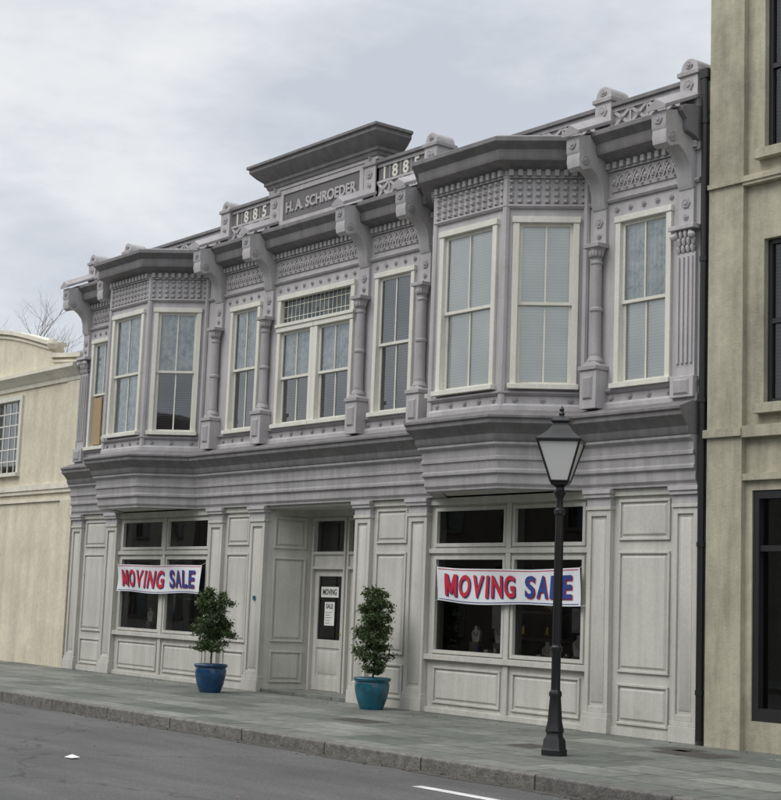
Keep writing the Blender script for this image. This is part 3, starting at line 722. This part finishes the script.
# ------------------------------------------------------------------ ground
def sheet(name,mat,x0,x1,y0,y1,z,thick=None):
    me=bpy.data.meshes.new(name)
    if thick: 
        vs=[(x,y,zz) for zz in (z-thick,z) for y in (y0,y1) for x in (x0,x1)]
        fs=[(0,1,3,2),(4,6,7,5),(0,4,5,1),(1,5,7,3),(3,7,6,2),(2,6,4,0)]
    else: vs=[(x0,y0,z),(x1,y0,z),(x1,y1,z),(x0,y1,z)]; fs=[(0,1,2,3)]
    me.from_pydata(vs,[],fs)
    bm=bmesh.new(); bm.from_mesh(me)
    if thick: bmesh.ops.recalc_face_normals(bm,faces=bm.faces)
    bm.to_mesh(me); bm.free()
    me.materials.append(M[mat]); o=bpy.data.objects.new(name,me); scene.collection.objects.link(o); return o
sheet('ground','ground',-600,600,-600,600,-.2)
sheet('road','asphalt',-120,120,-13.8,-4.3,-.14)
sheet('sidewalk','paving',-60,80,-4.25,.4,0,.19)
k=sheet('kerb','kerb',-60,80,-4.42,-4.252,.004,.19)
b=k.modifiers.new('b','BEVEL'); b.width=.02; b.segments=3
sheet('sidewalk','paving',-60,80,-18.3,-14.0,0,.19)
sheet('kerb','kerb',-60,80,-13.99,-13.8,.004,.19)
# darker gutter strip along the kerb with a ragged outer edge
rg=random.Random(5); me=bpy.data.meshes.new('gutter'); V=[];Fq=[]; n=900
for i in range(n+1):
    x=-10+36*i/n; V+=[(x,-4.41,-.1365),(x,-4.50-.07*abs(math.sin(x*1.7))-rg.uniform(0,.03),-.1365)]
for i in range(n): Fq.append((2*i,2*i+1,2*i+3,2*i+2))
me.from_pydata(V,[],Fq); me.materials.append(M['gutter']); scene.collection.objects.link(bpy.data.objects.new('gutter',me))
sheet('lane_marking','mark',18.05,24.5,-5.40,-5.27,-.136)
for i,(x,y,rx,ry) in enumerate([(17.75,-1.05,.42,.26),(17.3,-.75,.25,.2),(12.9,-2.1,.35,.22),(16.4,-2.3,.2,.2)]):
    u=Asset('utility_cover',(x,y,0)); u.box('lid','iron',W,x-rx,x+rx,-y-ry,-y+ry,-.01,.006); u.box('rim','kerb',W,x-rx-.04,x+rx+.04,-y-ry-.04,-y+ry+.04,-.01,.003); u.finish()
lt=Asset('paper_litter',(14.8,-7.3,-.14))
lt.add('paper','paper',[(14.75,-7.34,-.13),(14.90,-7.33,-.128),(14.91,-7.24,-.12),(14.77,-7.25,-.11),(14.83,-7.29,-.095)],[(0,1,4),(1,2,4),(2,3,4),(3,0,4)])
lt.finish()
db=Asset('leaf_litter',(10,-4.5,0)); rl=random.Random(11)
for _ in range(600):
    q=rl.random()
    if q<.6: x=rl.uniform(-2,22); y=-4.44-abs(rl.gauss(0,.12)); z=-.134
    elif q<.9: x=rl.uniform(-2,22); y=-.06-abs(rl.gauss(0,.5)); z=.004
    else: x=rl.uniform(-2,22); y=rl.uniform(-12,-5); z=-.136
    s=rl.uniform(.008,.024); a=rl.uniform(0,6.28); dx,dy=s*math.cos(a),s*math.sin(a)
    db.add('leaves',rl.choice(['soil','bark','bark','boardw']),[(x-dx,y-dy,z),(x+dy*.5,y-dx*.5,z+.006),(x+dx,y+dy,z+.002),(x-dy*.5,y+dx*.5,z+.008)],[(0,1,2,3)])
db.finish()
# ------------------------------------------------------------------ street lamp
SL=Asset('street_lamp',(17.31,-2.8,0)); c=(17.31,-2.8,0)
SL.lathe('base','black',c,[(.15,0),(.15,.06),(.135,.08),(.13,.16),(.10,.2),(.095,.24),(.11,.26),(.10,.30),(.085,.36),(.075,.5),(.065,.62),(.075,.64),(.075,.67),(.055,.70)],8,ang=math.pi/8)
SL.lathe('post','black',c,[(.052,.68),(.05,1.1),(.062,1.12),(.062,1.16),(.046,1.18),(.042,2.6),(.06,2.62),(.06,2.66),(.04,2.68),(.035,2.78),(.055,2.82),(.075,2.86),(.05,2.88),(.045,2.92)],16)
for k in range(8):
    a=2*math.pi*k/8; SL.tube('flutes','black',(c[0]+.046*math.cos(a),c[1]+.046*math.sin(a),1.2),(c[0]+.04*math.cos(a),c[1]+.04*math.sin(a),2.6),.008,.007,5)
zb,zt=2.97,3.42; rb,rt=.095,.235; th=R(38)
def cn(r,z,k): 
    a=th+math.pi/4+k*math.pi/2; return (c[0]+r*math.cos(a),c[1]+r*math.sin(a),z)
s2=2**.5
SL.lathe('frame','black',(c[0],c[1],0),[(.03,2.90),(.13,2.94),(.14,2.965),(.12,2.98)],4,ang=th+math.pi/4)
for k in range(4):
    SL.tube('frame','black',cn(rb*s2,zb,k),cn(rt*s2,zt,k),.012,.012,6); SL.tube('frame','black',cn(rt*s2,zt,k),cn(rt*s2,zt,(k+1)%4),.016,.016,6)
    SL.tube('frame','black',cn(rb*s2,zb+.01,k),cn(rb*s2,zb+.01,(k+1)%4),.012,.012,6)
    q=[cn(rb*s2*.97,zb,k),cn(rb*s2*.97,zb,(k+1)%4),cn(rt*s2*.97,zt,(k+1)%4),cn(rt*s2*.97,zt,k)]
    SL.add('panes','frost',q,[(0,1,2,3)])
SL.lathe('roof','black',(c[0],c[1],0),[(rt*s2*1.06,3.425),(rt*s2*1.06,3.44),(.2,3.53),(.125,3.60),(.12,3.63),(.15,3.64),(.15,3.655),(.07,3.70),(.03,3.72)],4,ang=th+math.pi/4)
SL.lathe('finial','black',(c[0],c[1],0),[(.02,3.70),(.035,3.735),(.02,3.76),(.03,3.785),(.012,3.81),(.0,3.835)],10)
SL.finish()
# ------------------------------------------------------------------ potted plants
def plant(x,y,potmat,blobs,seed,h):
    rnd=random.Random(seed); P=Asset('potted_topiary',(x,y,0))
    P.lathe('pot',potmat,(x,y,0),[(.0,.0),(.17,.0),(.185,.03),(.225,.14),(.255,.27),(.262,.36),(.25,.40),(.275,.42),(.285,.45),(.27,.465),(.245,.45),(.235,.41),(0,.41)],36)
    P.lathe('soil','soil',(x,y,.405),[(0,0.02),(.235,.02),(.0,.03)],20)
    pts=[(x,y,.4)]
    for i in range(7): pts.append((x+rnd.uniform(-.025,.025),y+rnd.uniform(-.025,.025),.4+(h-.55)*(i+1)/7))
    for a,b in zip(pts,pts[1:]): P.tube('stem','bark',a,b,.017,.015,7)
    V=[];Fc=[]
    for (bx,by,bz,rx,rz,n) in blobs:
        cl=[]
        for _ in range(34):
            d=Vector((rnd.gauss(0,1),rnd.gauss(0,1),rnd.gauss(0,1))).normalized()*rnd.uniform(.4,1.16); cl.append(d)
            P.tube('twigs','bark',(x+bx*.3,y+by*.3,bz-.05),(x+bx+d.x*rx,y+by+d.y*rx,bz+d.z*rz),.004,.002,4)
        for _ in range(n):
            d=rnd.choice(cl)+Vector((rnd.gauss(0,.15),rnd.gauss(0,.15),rnd.gauss(0,.15)))
            p=Vector((x+bx+d.x*rx,y+by+d.y*rx,bz+d.z*rz))
            s=rnd.uniform(.012,.024); ax=Vector((rnd.gauss(0,1),rnd.gauss(0,1),rnd.gauss(0,1)+.4)).normalized(); o=ax.orthogonal().normalized(); o.rotate(Matrix.Rotation(rnd.uniform(0,6.28),3,ax)); q=ax.cross(o)
            b=len(V); V+= [tuple(p-o*s*1.5),tuple(p+q*s*.7+ax*s*.2),tuple(p+o*s*1.5),tuple(p-q*s*.7+ax*s*.2)]; Fc.append((b,b+1,b+2,b+3))
    P.add('leaves','leaf',V,Fc); P.finish()
plant(7.35,-1.0,'potblue',[(0.03,0,1.48,.27,.2,2300),(0,0,1.25,.27,.16,1500),(-.03,.02,1.03,.35,.17,2400),(.02,0,.78,.27,.13,1200)],3,1.6)
plant(11.12,-.52,'potteal',[(0,0,1.66,.17,.16,1000),(.02,0,1.45,.26,.2,2200),(-.03,0,1.15,.30,.2,2300),(.02,0,.85,.25,.18,1500),(-.0,0,.62,.17,.1,500)],5,1.75)
# ------------------------------------------------------------------ bare tree
def tree(x,y,h,seed):
    rnd=random.Random(seed); T=Asset('bare_tree',(x,y,-.2))
    def br(p,d,l,r,lev):
        n=3; q=p
        for i in range(n):
            d2=(d+Vector((rnd.gauss(0,.12),rnd.gauss(0,.12),rnd.gauss(0,.08)+.04))).normalized(); e=q+d2*l/n
            T.tube('branches','bark',q,e,r*(1-i*.2),r*(1-(i+1)*.2),5 if lev>1 else 8); q=e; d=d2
            if lev<6 and i>0:
                nd=(d+Vector((rnd.gauss(0,.55),rnd.gauss(0,.55),rnd.gauss(0,.3)))).normalized(); br(q,nd,l*rnd.uniform(.6,.8),r*.5,lev+1)
        if lev<6: br(q,d,l*.7,r*.45,lev+1)
    br(Vector((x,y,-.2)),Vector((0,0,1)),h*.375,h*.024,0)
    T.finish()
tree(-33.4,12,13.9,4)
# ------------------------------------------------------------------ opposite side of street
def opp(x0,x1,h,mat):
    O=Asset('townhouse',((x0+x1)/2,-18.4,0)); FO=Frame((x1,-18.4),(-1,0)); w=x1-x0; hs=[]
    n=int(w/2.6); st=w/n
    for k in range(n):
        u=(k+.5)*st
        hs+=[(u-.5,u+.5,4.1,5.8),(u-.75,u+.75,.7,2.9)]
    O.wall('walls',mat,FO,0,w,-.2,h,-.3,0,hs)
    for a,b,z0,z1 in hs:
        O.box('casings','shelf',FO,a-.08,a,-.05,.03,z0,z1); O.box('casings','shelf',FO,b,b+.08,-.05,.03,z0,z1); O.box('casings','shelf',FO,a-.1,b+.1,-.05,.06,z0-.1,z0); O.box('casings','shelf',FO,a-.1,b+.1,-.05,.05,z1,z1+.1)
        O.quad('glass','lead',FO,a,b,-.15,z0,z1); O.box('sashes','shelf',FO,a,b,-.14,-.1,(z0+z1)/2-.03,(z0+z1)/2+.03)
    O.sweep('cornice','opp',[(x1,-18.4),(x0,-18.4)],[(0,h-.4),(.1,h-.35),(.3,h-.1),(.3,h),(0,h)])
    O.box('body',mat,FO,0,w,-9,-.3,-.2,h-.3)
    O.finish()
for (a,b,h,m) in ((-70,-52,7.2,'opp'),(-51.6,-38,7.8,'opp2'),(-37.6,-26,6.8,'opp'),(-25.6,-14.4,7.4,'opp2'),(-14,-2,7.6,'opp2'),(-1.5,9,6.9,'opp'),(9.3,20,7.3,'opp2'),(20.4,33,7.8,'opp')): opp(a,b,h,m)
# ------------------------------------------------------------------ world
w=bpy.data.worlds.new('World'); scene.world=w; w.use_nodes=True; nt=w.node_tree; nt.nodes.clear()
out=nt.nodes.new('ShaderNodeOutputWorld'); bg=nt.nodes.new('ShaderNodeBackground')
EL,AZ=R(50),R(195)
sky=nt.nodes.new('ShaderNodeTexSky'); sky.sky_type='NISHITA'; sky.sun_disc=False; sky.sun_elevation=EL; sky.sun_rotation=AZ
tc=nt.nodes.new('ShaderNodeTexCoord')
mp=nt.nodes.new('ShaderNodeMapping'); mp.inputs['Scale'].default_value=(1,1,2.4); mp.inputs['Rotation'].default_value=(0.25,.1,.4); mp.inputs['Location'].default_value=(.3,.1,.2); L(nt,tc.outputs['Generated'],mp.inputs[0])
n1=noise(nt,mp.outputs[0],3.6,9,.58)
cloud=ramp(nt,n1,[(.36,(6.1,6.5,7.2)),(.47,(7.4,7.7,8.15)),(.56,(8.6,8.75,8.95)),(.68,(9.5,9.5,9.55))])
sep=nt.nodes.new('ShaderNodeSeparateXYZ'); L(nt,tc.outputs['Generated'],sep.inputs[0])
grad=ramp(nt,sep.outputs[2],[(.0,1.0),(.36,1.0),(.75,1.9),(1.0,2.2)])
cloud=mul(nt,cloud,grad)
mix=mixc(nt,.92,sky.outputs[0],cloud)
L(nt,mix,bg.inputs[0]); bg.inputs[1].default_value=.1
L(nt,bg.outputs[0],out.inputs[0])
sd=bpy.data.lights.new('sun','SUN'); sd.energy=1.5; sd.angle=R(40); sd.color=(1,.965,.91)
so=bpy.data.objects.new('sun',sd); scene.collection.objects.link(so)
dx,dy,dz=math.sin(AZ)*math.cos(EL),math.cos(AZ)*math.cos(EL),math.sin(EL)
so.rotation_euler=Vector((dx,dy,dz)).to_track_quat('Z','Y').to_euler()
# ------------------------------------------------------------------ camera
cd=bpy.data.cameras.new('camera'); co=bpy.data.objects.new('camera',cd); scene.collection.objects.link(co)
cd.sensor_fit='HORIZONTAL'; cd.sensor_width=36; cd.lens=1535/781*36; cd.clip_end=3000; cd.clip_start=.05
rx=Vector((.6217,.7824,.0372)).normalized(); bk=Vector((.7791,-.6128,-.1322)).normalized(); up=bk.cross(rx).normalized(); rx=up.cross(bk)
co.matrix_world=Matrix(((rx.x,up.x,bk.x,29.5),(rx.y,up.y,bk.y,-14.83),(rx.z,up.z,bk.z,1.55),(0,0,0,1)))
scene.camera=co
scene.view_settings.view_transform='Standard'; scene.view_settings.look='None'; scene.view_settings.exposure=0
